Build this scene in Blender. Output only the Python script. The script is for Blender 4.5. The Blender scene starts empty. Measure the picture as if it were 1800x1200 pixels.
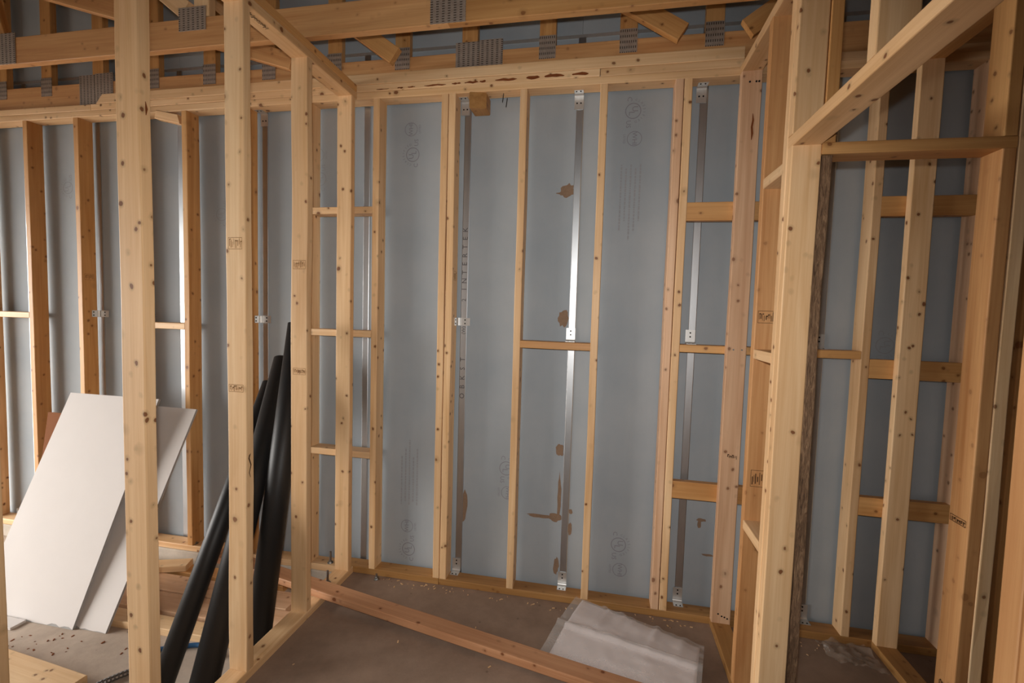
import bpy, bmesh, math, random
from mathutils import Matrix, Vector, noise

random.seed(7)
scene = bpy.context.scene
col = scene.collection

# ------------------------------------------------------------------ camera, light, exposure
CAM_H = 1.546
cam_data = bpy.data.cameras.new('camera')
cam_data.sensor_width = 36.0
cam_data.lens = 16.449
cam_data.clip_start = 0.02
cam = bpy.data.objects.new('camera', cam_data)
col.objects.link(cam)
yaw, pitch, roll = math.radians(-11.0), math.radians(-3.503), math.radians(1.650)
fwd = Vector((math.sin(yaw) * math.cos(pitch), math.cos(yaw) * math.cos(pitch), math.sin(pitch)))
rt = Vector((math.cos(yaw), -math.sin(yaw), 0))
up = rt.cross(fwd)
R_ = math.cos(roll) * rt + math.sin(roll) * up
U_ = -math.sin(roll) * rt + math.cos(roll) * up
mw = Matrix((R_, U_, -fwd)).transposed().to_4x4()
mw.translation = (0, 0, CAM_H)
cam.matrix_world = mw
scene.camera = cam

world = bpy.data.worlds.new('overcast_sky')
scene.world = world
world.use_nodes = True
bg = world.node_tree.nodes['Background']
bg.inputs['Color'].default_value = (1.0, 0.965, 0.92, 1)
bg.inputs['Strength'].default_value = 16.0

def portal(name, loc, rot, sx, sy):
    d = bpy.data.lights.new(name, 'AREA')
    d.shape = 'RECTANGLE'; d.size = sx; d.size_y = sy
    d.cycles.is_portal = True
    o = bpy.data.objects.new(name, d)
    o.location = loc; o.rotation_euler = rot
    col.objects.link(o)
# garage opening in the left wall
GARAGE = (-6.2, -1.2, 1.9, -0.1, 2.25)      # x, y0, y1, z0, z1
portal('garage_portal', (-6.2, 0.35, 1.07), (0, -math.pi / 2, 0), 2.35, 3.1)

fl = bpy.data.lights.new('camera_flash', 'SPOT')     # the photographer's on-camera flash
fl.energy = 97.0
fl.spot_size = math.radians(120)
fl.spot_blend = 1.0
fl.color = (1.0, 0.97, 0.93)
fl.shadow_soft_size = 0.02
flo = bpy.data.objects.new('camera_flash', fl)
fm = Matrix.Rotation(math.radians(5), 4, 'Z') @ mw @ Matrix.Rotation(math.radians(-5), 4, 'X'); fm.translation = (-0.02, 0.0, 1.635); flo.matrix_world = fm
col.objects.link(flo)

vs = scene.view_settings
scene.display_settings.display_device = 'sRGB'
vs.view_transform = 'Standard'; vs.look = 'None'; vs.exposure = 0.18; vs.gamma = 1.0
vs.use_curve_mapping = False

# ------------------------------------------------------------------ materials
def srgb(r, g, b):
    f = lambda c: (c / 255 / 12.92) if c / 255 <= 0.04045 else ((c / 255 + 0.055) / 1.055) ** 2.4
    return (f(r), f(g), f(b), 1)

class NT:
    def __init__(s, name):
        s.m = bpy.data.materials.new(name); s.m.use_nodes = True
        s.t = s.m.node_tree; s.t.nodes.clear()
        s.out = s.n('ShaderNodeOutputMaterial'); s.b = s.n('ShaderNodeBsdfPrincipled')
        s.l(s.b.outputs[0], s.out.inputs['Surface'])
    def n(s, typ, **kw):
        nd = s.t.nodes.new(typ)
        for k, v in kw.items():
            if hasattr(nd, k) and not k[0].isupper(): setattr(nd, k, v)
            else: nd.inputs[k].default_value = v
        return nd
    def l(s, a, b): s.t.links.new(a, b)
    def mix(s, fac, a, b, mode='MIX'):
        nd = s.n('ShaderNodeMix', data_type='RGBA', blend_type=mode)
        for sock, v in ((nd.inputs['Factor'], fac), (nd.inputs['A'], a), (nd.inputs['B'], b)):
            pass
        ins = [i for i in nd.inputs if i.enabled]
        for i, v in zip(ins, (fac, a, b)):
            if hasattr(v, 'is_linked'): s.l(v, i)
            else: i.default_value = v
        return [o for o in nd.outputs if o.enabled][0]
    def ramp(s, src, stops):
        nd = s.n('ShaderNodeValToRGB'); e = nd.color_ramp.elements
        while len(e) < len(stops): e.new(0.5)
        for el, (p, c) in zip(e, stops):
            el.position = p; el.color = c if len(c) == 4 else (*c, 1)
        s.l(src, nd.inputs[0]); return nd.outputs[0]
    def math(s, op, a, b=None):
        nd = s.n('ShaderNodeMath', operation=op)
        for i, v in enumerate((a, b)):
            if v is None: continue
            if hasattr(v, 'is_linked'): s.l(v, nd.inputs[i])
            else: nd.inputs[i].default_value = v
        return nd.outputs[0]
    def coords(s, scale=(1, 1, 1), rand=True, kind='Object'):
        tc = s.n('ShaderNodeTexCoord'); v = tc.outputs[kind]
        if rand:
            oi = s.n('ShaderNodeObjectInfo')
            mul = s.n('ShaderNodeVectorMath', operation='SCALE'); mul.inputs[0].default_value = (37.0, 53.0, 71.0)
            s.l(oi.outputs['Random'], mul.inputs['Scale'])
            ad = s.n('ShaderNodeVectorMath', operation='ADD')
            s.l(v, ad.inputs[0]); s.l(mul.outputs[0], ad.inputs[1]); v = ad.outputs[0]
        return v
    def scaled(s, v, scale):
        mp = s.n('ShaderNodeVectorMath', operation='MULTIPLY'); mp.inputs[1].default_value = scale
        s.l(v, mp.inputs[0]); return mp.outputs[0]
    def noise(s, v, scale=1.0, detail=4, rough=0.6, dist=0.0):
        nd = s.n('ShaderNodeTexNoise'); nd.inputs['Scale'].default_value = scale
        nd.inputs['Detail'].default_value = detail; nd.inputs['Roughness'].default_value = rough
        nd.inputs['Distortion'].default_value = dist
        s.l(v, nd.inputs['Vector']); return nd.outputs['Fac']
    def bump(s, h, strength=0.2, dist=0.002):
        b = s.n('ShaderNodeBump'); b.inputs['Strength'].default_value = strength; b.inputs['Distance'].default_value = dist
        s.l(h, b.inputs['Height']); s.l(b.outputs[0], s.b.inputs['Normal'])

BW = (0, 0, 0, 1), (1, 1, 1, 1)

def wood(name, light, dark, knots=1.0, knot_col=srgb(116, 62, 28), rough=0.5, vary=0.10):
    w = NT(name)
    p = w.coords()
    n1 = w.noise(w.scaled(p, (95, 95, 2.2)), 1.0, 5, 0.65, 0.6)          # fine grain along local Z
    n2 = w.noise(w.scaled(p, (16, 16, 0.9)), 1.0, 3, 0.5, 1.0)           # broad growth bands
    n3 = w.noise(w.scaled(p, (2.6, 2.6, 1.1)), 1.0, 2, 0.5)              # slow colour drift
    f = w.math('ADD', w.math('MULTIPLY', n1, 0.42), w.math('MULTIPLY', n2, 0.58))
    base = w.mix(w.ramp(f, ((0.34, (0, 0, 0)), (0.68, (1, 1, 1)))), light, dark)
    drift = w.ramp(n3, ((0.38, (0.90, 0.83, 0.76)), (0.62, (1.10, 1.08, 1.05))))
    base = w.mix(0.75, base, drift, 'MULTIPLY')
    oi = w.n('ShaderNodeObjectInfo')
    tone = w.ramp(oi.outputs['Random'], ((0.0, (1 - 1.6 * vary, 1 - 2.0 * vary, 1 - 2.4 * vary)), (0.5, (1.0, 0.97, 0.93)), (1.0, (1.0, 1.0, 1.0))))
    base = w.mix(1.0, base, tone, 'MULTIPLY')
    # knots of two sizes
    for sc, core, halo in ((17.0, 0.125, 0.24), (6.0, 0.070, 0.15)):
        vo = w.n('ShaderNodeTexVoronoi'); vo.inputs['Scale'].default_value = sc; vo.inputs['Randomness'].default_value = 1.0
        wp = w.n('ShaderNodeVectorMath', operation='ADD')
        nz = w.n('ShaderNodeTexNoise'); nz.inputs['Scale'].default_value = 40.0
        w.l(p, nz.inputs['Vector'])
        s_ = w.n('ShaderNodeVectorMath', operation='SCALE'); s_.inputs['Scale'].default_value = 0.010
        w.l(nz.outputs['Color'], s_.inputs[0])
        w.l(w.scaled(p, (1, 1, 0.86)), wp.inputs[0]); w.l(s_.outputs[0], wp.inputs[1])
        w.l(wp.outputs[0], vo.inputs['Vector'])
        d = vo.outputs['Distance']
        hl = w.ramp(d, ((core, (1, 1, 1)), (halo, (0, 0, 0))))
        base = w.mix(w.math('MULTIPLY', hl, 0.40 * knots), base, tuple(c * 0.55 for c in dark[:3]) + (1,))
        kn = w.ramp(d, ((core * 0.75, (1, 1, 1)), (core, (0, 0, 0))))
        base = w.mix(w.math('MULTIPLY', kn, 0.88 * knots), base, knot_col)
    w.l(base, w.b.inputs['Base Color'])
    w.b.inputs['Roughness'].default_value = rough
    w.b.inputs['Specular IOR Level'].default_value = 0.4
    w.bump(n1, 0.18, 0.0015)
    return w.m

M = {}
M['spf'] = wood('spruce_lumber', srgb(246, 214, 172), srgb(220, 178, 128))
M['pale'] = wood('pale_pine_lumber', srgb(244, 216, 176), srgb(220, 180, 132), 0.9)
M['pink'] = wood('pinkish_fir_lumber', srgb(234, 200, 168), srgb(206, 164, 130), 0.8)
M['plank'] = wood('reddish_pine_plank', srgb(204, 156, 118), srgb(172, 120, 84), 1.0)
M['orange'] = wood('amber_fir_lumber', srgb(224, 178, 120), srgb(192, 138, 80), 0.8)
M['treated'] = wood('treated_lumber', srgb(196, 152, 96), srgb(158, 114, 64), 0.5)
M['truss'] = wood('truss_chord_lumber', srgb(222, 176, 124), srgb(188, 134, 84), 0.4)

def osb():
    w = NT('weathered_strand_board')
    p = w.coords()
    n = w.noise(w.scaled(p, (120, 120, 14)), 1.0, 5, 0.7, 1.5)
    n2 = w.noise(w.scaled(p, (60, 60, 40)), 1.0, 3, 0.6)
    c = w.ramp(n, ((0.3, srgb(70, 50, 36)), (0.5, srgb(128, 98, 72)), (0.7, srgb(168, 136, 104))))
    w.l(c, w.b.inputs['Base Color']); w.b.inputs['Roughness'].default_value = 0.9
    w.bump(w.math('ADD', n, n2), 0.9, 0.006)
    return w.m
M['osb'] = osb()

def panel():
    w = NT('grey_gypsum_liner_paper')
    p = w.coords()
    n = w.noise(p, 2.2, 4, 0.6)
    n2 = w.noise(w.scaled(p, (200, 200, 30)), 1.0, 3, 0.6)
    n3 = w.noise(w.scaled(p, (5, 5, 0.5)), 1.0, 3, 0.6)
    c = w.mix(w.ramp(n, ((0.35, (0, 0, 0)), (0.7, (1, 1, 1)))), srgb(160, 169, 176), srgb(172, 179, 184))
    c = w.mix(0.35, c, w.ramp(n3, ((0.35, (0.86, 0.86, 0.87)), (0.65, (1.03, 1.03, 1.03)))), 'MULTIPLY')
    c = w.mix(w.math('MULTIPLY', w.ramp(n2, ((0.62, (0, 0, 0)), (0.75, (1, 1, 1)))), 0.10), c, srgb(110, 112, 114))
    w.l(c, w.b.inputs['Base Color']); w.b.inputs['Roughness'].default_value = 0.62
    w.b.inputs['Specular IOR Level'].default_value = 0.3
    w.bump(n2, 0.06, 0.001)
    return w.m
M['panel'] = panel()

def metal(name, c, rough, aniso=0.0, spangle=0.0, metallic=1.0):
    w = NT(name)
    p = w.coords()
    n = w.noise(w.scaled(p, (60, 60, 12)), 1.0, 3, 0.6)
    cc = w.mix(w.math('MULTIPLY', n, 0.45), c, tuple(x * 0.62 for x in c[:3]) + (1,))
    w.l(cc, w.b.inputs['Base Color'])
    w.b.inputs['Metallic'].default_value = metallic
    w.b.inputs['Roughness'].default_value = rough
    return w.m
M['galv'] = metal('galvanised_steel', srgb(200, 203, 206), 0.42)
M['clip'] = metal('bright_aluminium', srgb(224, 224, 222), 0.42, metallic=0.75)
M['bolt'] = metal('zinc_bolt', srgb(170, 170, 168), 0.4)

def gang():
    w = NT('punched_connector_plate_steel')
    p = w.coords()
    # rows of punched slots: bright lips, dark holes
    sx = w.n('ShaderNodeSeparateXYZ'); w.l(p, sx.inputs[0])
    tc = w.n('ShaderNodeTexCoord'); sx = w.n('ShaderNodeSeparateXYZ'); w.l(tc.outputs['Object'], sx.inputs[0])
    def saw(v, per): return w.math('FRACT', w.math('MULTIPLY', v, 1.0 / per))
    a = saw(sx.outputs['X'], 0.0265); b = saw(sx.outputs['Z'], 0.0105)
    slot = w.math('MULTIPLY', w.math('LESS_THAN', a, 0.45), w.math('LESS_THAN', b, 0.62))
    lip = w.math('MULTIPLY', w.math('LESS_THAN', a, 0.45), w.math('GREATER_THAN', b, 0.80))
    n = w.noise(p, 60.0, 3)
    c = w.mix(n, srgb(150, 134, 120), srgb(196, 180, 166))
    c = w.mix(w.math('MULTIPLY', slot, 0.72), c, srgb(70, 54, 44))
    c = w.mix(w.math('MULTIPLY', lip, 0.7), c, srgb(206, 200, 194))
    w.l(c, w.b.inputs['Base Color'])
    w.b.inputs['Metallic'].default_value = 0.3; w.b.inputs['Roughness'].default_value = 0.45
    w.bump(w.math('SUBTRACT', lip, slot), 0.7, 0.002)
    return w.m
M['gang'] = gang()

def concrete(name, c1, c2, spots):
    w = NT(name)
    p = w.coords(rand=False)
    n = w.noise(p, 1.6, 6, 0.6, 0.3); n2 = w.noise(p, 14.0, 5, 0.7); n3 = w.noise(p, 90.0, 3, 0.6)
    c = w.mix(w.ramp(n, ((0.35, (0, 0, 0)), (0.68, (1, 1, 1)))), c1, c2)
    c = w.mix(0.5, c, w.ramp(n2, ((0.3, (0.72, 0.70, 0.68)), (0.7, (1.1, 1.08, 1.06)))), 'MULTIPLY')
    vo = w.n('ShaderNodeTexVoronoi'); vo.inputs['Scale'].default_value = 9.0; w.l(p, vo.inputs['Vector'])
    sp = w.ramp(vo.outputs['Distance'], ((0.04, (1, 1, 1)), (0.07, (0, 0, 0))))
    c = w.mix(w.math('MULTIPLY', sp, spots), c, srgb(70, 48, 38))
    w.l(c, w.b.inputs['Base Color']); w.b.inputs['Roughness'].default_value = 0.75
    w.b.inputs['Specular IOR Level'].default_value = 0.25
    w.bump(w.math('ADD', n2, n3), 0.15, 0.003)
    return w.m
M['floor'] = concrete('dusty_brown_slab', srgb(134, 112, 96), srgb(164, 140, 122), 0.35)
M['floor2'] = concrete('dusty_garage_slab', srgb(178, 160, 144), srgb(204, 188, 172), 0.6)
M['kerb'] = concrete('raw_concrete_kerb', srgb(170, 160, 146), srgb(200, 190, 176), 0.8)

M['asphalt'] = concrete('grey_asphalt', srgb(80, 78, 76), srgb(98, 96, 94), 0.2)

def plain(name, c, rough=0.6, spec=0.4, var=0.1, scale=8.0, bump=0.0):
    w = NT(name)
    p = w.coords()
    n = w.noise(p, scale, 4, 0.6)
    w.l(w.mix(n, tuple(x * (1 - var) for x in c[:3]) + (1,), tuple(min(1, x * (1 + var)) for x in c[:3]) + (1,)), w.b.inputs['Base Color'])
    w.b.inputs['Roughness'].default_value = rough; w.b.inputs['Specular IOR Level'].default_value = spec
    if bump: w.bump(n, bump, 0.002)
    return w.m
M['gyp_face'] = plain('white_gypsum_face_paper', srgb(224, 218, 214), 0.75, 0.2, 0.03)
M['gyp_core'] = plain('grey_gypsum_core', srgb(170, 168, 166), 0.9, 0.1, 0.12, 40, 0.4)
M['pipe'] = plain('black_plastic_pipe_wall', srgb(32, 31, 31), 0.5, 0.35, 0.15)
M['print'] = plain('grey_violet_ink', srgb(142, 141, 148), 0.8, 0.1, 0.15, 90)
M['faint'] = plain('faded_grey_ink', srgb(158, 160, 164), 0.8, 0.1, 0.1, 90)
M['flange_ink'] = plain('dark_grey_flange_ink', srgb(96, 94, 98), 0.8, 0.1, 0.15, 90)
M['stamp'] = plain('brown_stamp_ink', srgb(150, 112, 74), 0.8, 0.1, 0.2, 90)
M['black'] = plain('black_ink', srgb(84, 60, 42), 0.8, 0.1, 0.2, 90)
M['hole'] = plain('dark_screw_recess', srgb(22, 20, 20), 0.8, 0.2)
M['tear'] = plain('torn_kraft_paper', srgb(142, 118, 98), 0.9, 0.1, 0.25, 60, 0.5)
M['roof'] = plain('unseen_roof_sheathing', srgb(84, 64, 44), 0.85, 0.1, 0.15, 12)  # dark, for the unseen light-blocking roof plane
M['sheath'] = plain('unseen_wall_sheathing', srgb(96, 76, 54), 0.85, 0.1, 0.15, 12)  # darkened so the added outer walls bounce less light
M['card'] = plain('brown_cardboard', srgb(128, 82, 54), 0.85, 0.1, 0.1)
M['hose'] = plain('blue_hose_rubber', srgb(36, 84, 126), 0.45, 0.5, 0.1)
M['conduit'] = metal('flexible_steel_conduit', srgb(150, 150, 152), 0.35)
M['paper'] = plain('folded_white_paper', srgb(226, 214, 212), 0.55, 0.3, 0.05, 5)
M['pink_bark'] = plain('red_brown_bark', srgb(126, 70, 38), 0.9, 0.1, 0.3, 40)

def clear_plastic(name, tint, alpha, rough):
    w = NT(name)
    w.b.inputs['Base Color'].default_value = tint
    w.b.inputs['Roughness'].default_value = rough
    w.b.inputs['Alpha'].default_value = alpha
    p = w.coords(); w.bump(w.noise(p, 22.0, 3, 0.6, 1.0), 0.6, 0.006)
    return w.m
M['film'] = clear_plastic('clear_polythene_film', (0.86, 0.83, 0.80, 1), 0.30, 0.12)
M['film2'] = clear_plastic('cloudy_polythene_film', (0.42, 0.33, 0.26, 1), 0.34, 0.22)

# ------------------------------------------------------------------ object helpers
W = {}                                     # world matrices by object name

def link(o, world_m, parent=None):
    col.objects.link(o)
    W[o.name] = world_m.copy()
    if parent is not None:
        o.parent = parent
        o.matrix_parent_inverse = W[parent.name].inverted()
    o.matrix_basis = world_m
    return o

def root(name, loc, label, cat, group=None, kind=None):
    o = bpy.data.objects.new(name, None)
    o.empty_display_size = 0.1
    link(o, Matrix.Translation(loc))
    o['label'] = label; o['category'] = cat
    if group: o['group'] = group
    if kind: o['kind'] = kind
    return o

def tag(o, label, cat, group=None):
    o['label'] = label; o['category'] = cat
    if group: o['group'] = group
    return o

def mesh_obj(name, me, mats, world_m, parent=None):
    for m in (mats if isinstance(mats, (list, tuple)) else [mats]):
        me.materials.append(M[m] if isinstance(m, str) else m)
    return link(bpy.data.objects.new(name, me), world_m, parent)

def rot_to(d):
    return Vector((0, 0, 1)).rotation_difference(Vector(d).normalized()).to_matrix().to_4x4()

AX = {'Z': Matrix.Identity(4),
      'X': Matrix(((0, 0, 1, 0), (0, 1, 0, 0), (-1, 0, 0, 0), (0, 0, 0, 1))),
      'Y': Matrix(((1, 0, 0, 0), (0, 0, 1, 0), (0, -1, 0, 0), (0, 0, 0, 1)))}

def lumber_mesh(a, b, L, segs=6, r=0.0035, wob=0.0009, cut0=0.0, cut1=0.0):
    """a board of section a x b along local Z, eased edges, slightly uneven; cut0/cut1 slant its ends"""
    r = min(r, a * 0.2, b * 0.2)
    prof = []
    for sx, sy, st in ((1, 1, 0), (-1, 1, 90), (-1, -1, 180), (1, -1, 270)):
        for k in (0, 45, 90):
            t = math.radians(st + k)
            prof.append((sx * (a / 2 - r) + r * math.cos(t), sy * (b / 2 - r) + r * math.sin(t)))
    n = len(prof); sd = random.random() * 100
    vs_, fs = [], []
    for i in range(segs + 1):
        t = i / segs; z = -L / 2 + L * t
        dx = wob * 2.5 * noise.noise((sd, 1.7 * t * L, 0)); dy = wob * 2.5 * noise.noise((sd + 9, 1.7 * t * L, 3))
        for j, (x, y) in enumerate(prof):
            g = wob * noise.noise((sd + 3 * (j // 3), 6 * z, 5))
            zz = z
            if i == 0: zz += cut0 * (x / a)
            if i == segs: zz += cut1 * (x / a)
            vs_.append((x + dx + g, y + dy + g, zz))
    for i in range(segs):
        for j in range(n):
            k = (j + 1) % n
            fs.append((i * n + j, i * n + k, (i + 1) * n + k, (i + 1) * n + j))
    fs.append(tuple(reversed(range(n)))); fs.append(tuple(range(segs * n, segs * n + n)))
    me = bpy.data.meshes.new('lumber'); me.from_pydata(vs_, [], fs); me.update()
    return me

def board(name, x0, x1, y0, y1, z0, z1, mat, parent, axis='Z', segs=None, **kw):
    dx, dy, dz = x1 - x0, y1 - y0, z1 - z0
    a, b, L = {'Z': (dx, dy, dz), 'X': (dz, dy, dx), 'Y': (dx, dz, dy)}[axis]
    if segs is None: segs = max(2, min(10, int(L / 0.25)))
    me = lumber_mesh(a, b, L, segs, **kw)
    m = Matrix.Translation(((x0 + x1) / 2, (y0 + y1) / 2, (z0 + z1) / 2)) @ AX[axis]
    return mesh_obj(name, me, mat, m, parent)

def beam(name, p, q, a, b, mat, parent, spin=0.0, **kw):
    """a board from point p to point q"""
    p, q = Vector(p), Vector(q); d = q - p
    z = d.normalized()
    y = Vector((0, 1, 0)); x = y.cross(z)
    if x.length < 1e-3: x = Vector((1, 0, 0))
    x.normalize(); y = z.cross(x)
    m = Matrix((x, y, z)).transposed().to_4x4() @ Matrix.Rotation(spin, 4, 'Z')
    m.translation = (p + q) / 2
    return mesh_obj(name, lumber_mesh(a, b, d.length, max(2, int(d.length / 0.3)), **kw), mat, m, parent)

def box_mesh(dx, dy, dz, bev=0.0):
    bm = bmesh.new(); bmesh.ops.create_cube(bm, size=1.0)
    bmesh.ops.scale(bm, vec=(dx, dy, dz), verts=bm.verts)
    if bev: bmesh.ops.bevel(bm, geom=bm.edges[:], offset=bev, segments=2, affect='EDGES', profile=0.6)
    me = bpy.data.meshes.new('slab'); bm.to_mesh(me); bm.free(); return me

def box(name, x0, x1, y0, y1, z0, z1, mat, parent=None, bev=0.0):
    return mesh_obj(name, box_mesh(x1 - x0, y1 - y0, z1 - z0, bev), mat,
                    Matrix.Translation(((x0 + x1) / 2, (y0 + y1) / 2, (z0 + z1) / 2)), parent)

def structure(o):
    o['kind'] = 'structure'; return o

def from_data(name, vs_, fs, mat, world_m, parent=None, smooth=False):
    me = bpy.data.meshes.new(name); me.from_pydata(vs_, [], fs); me.update()
    if smooth:
        for p in me.polygons: p.use_smooth = True
    return mesh_obj(name, me, mat, world_m, parent)

# ------------------------------------------------------------------ key dimensions (metres)
YF = 2.438                # front face of the studs of the back wall
SD = 0.089; ST = 0.038    # lumber section
YB = YF + SD
YP = 2.547                # face of the grey liner panels
HT = 2.695                # underside of the top plates
GF = -0.10                # garage floor level

# ------------------------------------------------------------------ setting
fl_ = structure(box('floor', -1.474, 3.4, -4.2, 2.62, -0.16, 0.0, 'floor'))
gf = structure(box('garage_floor', -6.2, -1.474, -4.2, 2.62, GF - 0.06, GF, 'floor2'))
kb = structure(box('kerb', -6.2, -1.474, YF - 0.006, 2.62, GF, -0.018, 'kerb', None, 0.006))

wb = bpy.data.objects.new('wall_back', None); link(wb, Matrix.Translation((0, YP, 0))); structure(wb)
SEAMS = [-6.2, -5.72, -5.11, -4.50, -3.89, -3.285, -2.65, -2.045, -1.377, -0.775, -0.166, 0.448, 1.045, 1.655, 2.26, 2.87, 3.4]
panels = {}
for i in range(len(SEAMS) - 1):
    a, b = SEAMS[i] + 0.0004, SEAMS[i + 1] - 0.0004
    panels[i] = box('liner_panel', a, b, YP, YP + 0.025, -0.1, 2.985, 'panel', wb, 0.001)
    box('liner_panel', a, b, YP, YP + 0.025, 3.0, 4.4, 'panel', wb, 0.001)
box('light_leak_backing', -6.2, 3.4, YP + 0.026, YP + 0.10, -0.16, 4.4, 'panel', wb)  # unseen backing, added to stop sky light leaking through the panel seams
strips = {}
for i, s in enumerate(SEAMS[1:-1]):
    # H-stud flange with folded lips
    w_ = 0.019
    vs_ = [(-w_, 0.002, -1.49), (-w_, -0.004, -1.49), (-w_ + 0.003, -0.0055, -1.49), (w_ - 0.003, -0.0055, -1.49), (w_, -0.004, -1.49), (w_, 0.002, -1.49)]
    vs_ += [(x, y, 1.49) for x, y, z in vs_]
    fs = [(k, k + 1, k + 7, k + 6) for k in range(5)] + [(5, 0, 6, 11), (0, 5, 4, 3, 2, 1), (6, 7, 8, 9, 10, 11)]
    strips[i + 1] = from_data('metal_stud_flange', vs_, fs, 'galv', Matrix.Translation((s, YP, 1.495)), wb)
for a, b in ((-6.2, -3.2), (-3.2, -0.2), (-0.2, 3.4)):
    box('metal_track', a, b, YP - 0.004, YP + 0.002, 2.984, 3.001, 'clip', wb)

structure(box('unseen_driveway', -16.0, -6.2, -8.0, 8.0, -0.26, -0.14, 'asphalt'))  # unseen ground slab, added to dim the light rising through the opening
# unseen outer shell, added to block sky light except at the garage opening
wl = bpy.data.objects.new('unseen_wall_left', None); link(wl, Matrix.Translation((-6.2, 0, 0))); structure(wl)
x, y0, y1, z0, z1 = GARAGE
box('unseen_wall_panel', x - 0.12, x, -4.2, y0, GF, 4.4, 'sheath', wl)
box('unseen_wall_panel', x - 0.12, x, y1, 2.62, GF, 4.4, 'sheath', wl)
box('unseen_wall_panel', x - 0.12, x, y0, y1, z1, 4.4, 'sheath', wl)
structure(box('unseen_wall_rear', -6.2, 3.4, -4.32, -4.2, GF, 4.4, 'sheath'))  # unseen rear wall, added without openings to keep fill light low
structure(box('unseen_wall_right', 3.4, 3.52, -4.2, 2.62, -0.1, 4.4, 'sheath'))  # unseen wall, added to keep the closet side dark
structure(box('unseen_ceiling', -6.2, 3.4, -4.2, 2.62, 4.4, 4.5, 'roof'))  # unseen roof plane, added as a light blocker above the attic

# ------------------------------------------------------------------ printing on the liner panels
def text_mesh(body, size):
    cu = bpy.data.curves.new('t', 'FONT'); cu.body = body; cu.size = size
    cu.align_x = 'CENTER'; cu.align_y = 'CENTER'; cu.resolution_u = 2
    o = bpy.data.objects.new('t', cu); col.objects.link(o)
    dg = bpy.context.evaluated_depsgraph_get(); dg.update()
    me = bpy.data.meshes.new_from_object(o.evaluated_get(dg))
    bpy.data.objects.remove(o); bpy.data.curves.remove(cu)
    return me

class Ink:
    """collects flat print in a local XY plane"""
    def __init__(s): s.bm = bmesh.new()
    def text(s, body, size, x, y, ang=0.0):
        me = text_mesh(body, size)
        me.transform(Matrix.Translation((x, y, 0)) @ Matrix.Rotation(ang, 4, 'Z'))
        s.bm.from_mesh(me); bpy.data.meshes.remove(me); return s
    def ring(s, x, y, r, t, n=28):
        v = []
        for k in range(n):
            a = 2 * math.pi * k / n
            v.append((s.bm.verts.new((x + r * math.cos(a), y + r * math.sin(a), 0)), s.bm.verts.new((x + (r - t) * math.cos(a), y + (r - t) * math.sin(a), 0))))
        for k in range(n):
            p, q = v[k], v[(k + 1) % n]; s.bm.faces.new((p[0], q[0], q[1], p[1]))
        return s
    def bar(s, x0, x1, y0, y1):
        s.bm.faces.new([s.bm.verts.new(c) for c in ((x0, y0, 0), (x1, y0, 0), (x1, y1, 0), (x0, y1, 0))]); return s
    def arc_text(s, body, size, x, y, r, a0, a1):
        for k, ch in enumerate(body):
            a = a0 + (a1 - a0) * k / (len(body) - 1)
            s.text(ch, size, x + r * math.cos(a), y + r * math.sin(a), a - math.pi / 2)
        return s
    def dashes(s, x0, x1, y0, h, seed):
        rnd = random.Random(seed); x = x0
        while x < x1:
            l = rnd.uniform(0.006, 0.02); s.bar(x, min(x + l, x1), y0, y0 + h); x += l + rnd.uniform(0.002, 0.005)
        return s
    def done(s, name, mat, world_m, parent):
        me = bpy.data.meshes.new(name); s.bm.to_mesh(me); s.bm.free()
        return mesh_obj(name, me, mat, world_m, parent)

def face_m(x, y, z, ang, nx=False):
    """plane facing -Y (the camera side) turned by ang in its own plane"""
    m = Matrix(((1, 0, 0, 0), (0, 0, -1, 0), (0, 1, 0, 0), (0, 0, 0, 1)))
    return Matrix.Translation((x, y, z)) @ m @ Matrix.Rotation(ang, 4, 'Z')

def panel_at(x):
    for i in range(len(SEAMS) - 1):
        if SEAMS[i] < x < SEAMS[i + 1]: return panels[i]

def certification(x, z, ang, mat='print', lines=True, second=True):
    ink = Ink()
    ink.ring(0, 0, 0.040, 0.004).text('U', 0.042, -0.010, 0.008).text('L', 0.042, 0.012, -0.008)
    ink.text('C', 0.034, -0.060, -0.020).text('US', 0.034, 0.066, -0.022)
    ink.arc_text('CLASSIFIED', 0.017, 0, 0, 0.056, math.radians(165), math.radians(15))
    if second:
        ink.ring(0.140, 0.012, 0.038, 0.003).text('WHI', 0.034, 0.140, 0.012)
        ink.text('LISTED', 0.016, 0.140, -0.040)
    o = ink.done('printed_mark', mat, face_m(x, YP - 0.0012, z, ang), panel_at(x))
    if lines:
        k2 = Ink()
        for q in range(5):
            k2.dashes(0.27 + 0.02 * (q % 2), 0.56 + 0.05 * ((q * 7) % 3), 0.045 - 0.024 * q, 0.0085, int(x * 100) + q)
        k2.done('printed_mark', 'faint', face_m(x, YP - 0.0012, z, ang), panel_at(x))
UPW, DNW = math.pi / 2, -math.pi / 2
certification(-1.098, 2.423, UPW, lines=False)
certification(0.106, 2.601, DNW)
certification(-1.087, 0.125, UPW)
certification(0.127, 0.304, DNW, lines=False)
certification(-0.507, 0.668, DNW, lines=False)
certification(-1.679, 2.302, UPW, 'faint', False)
certification(-3.543, 2.293, UPW, 'faint', False, False)
certification(-2.356, 2.104, UPW, 'faint', False, False)
certification(1.329, 1.441, DNW, 'faint', False, False)

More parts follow.
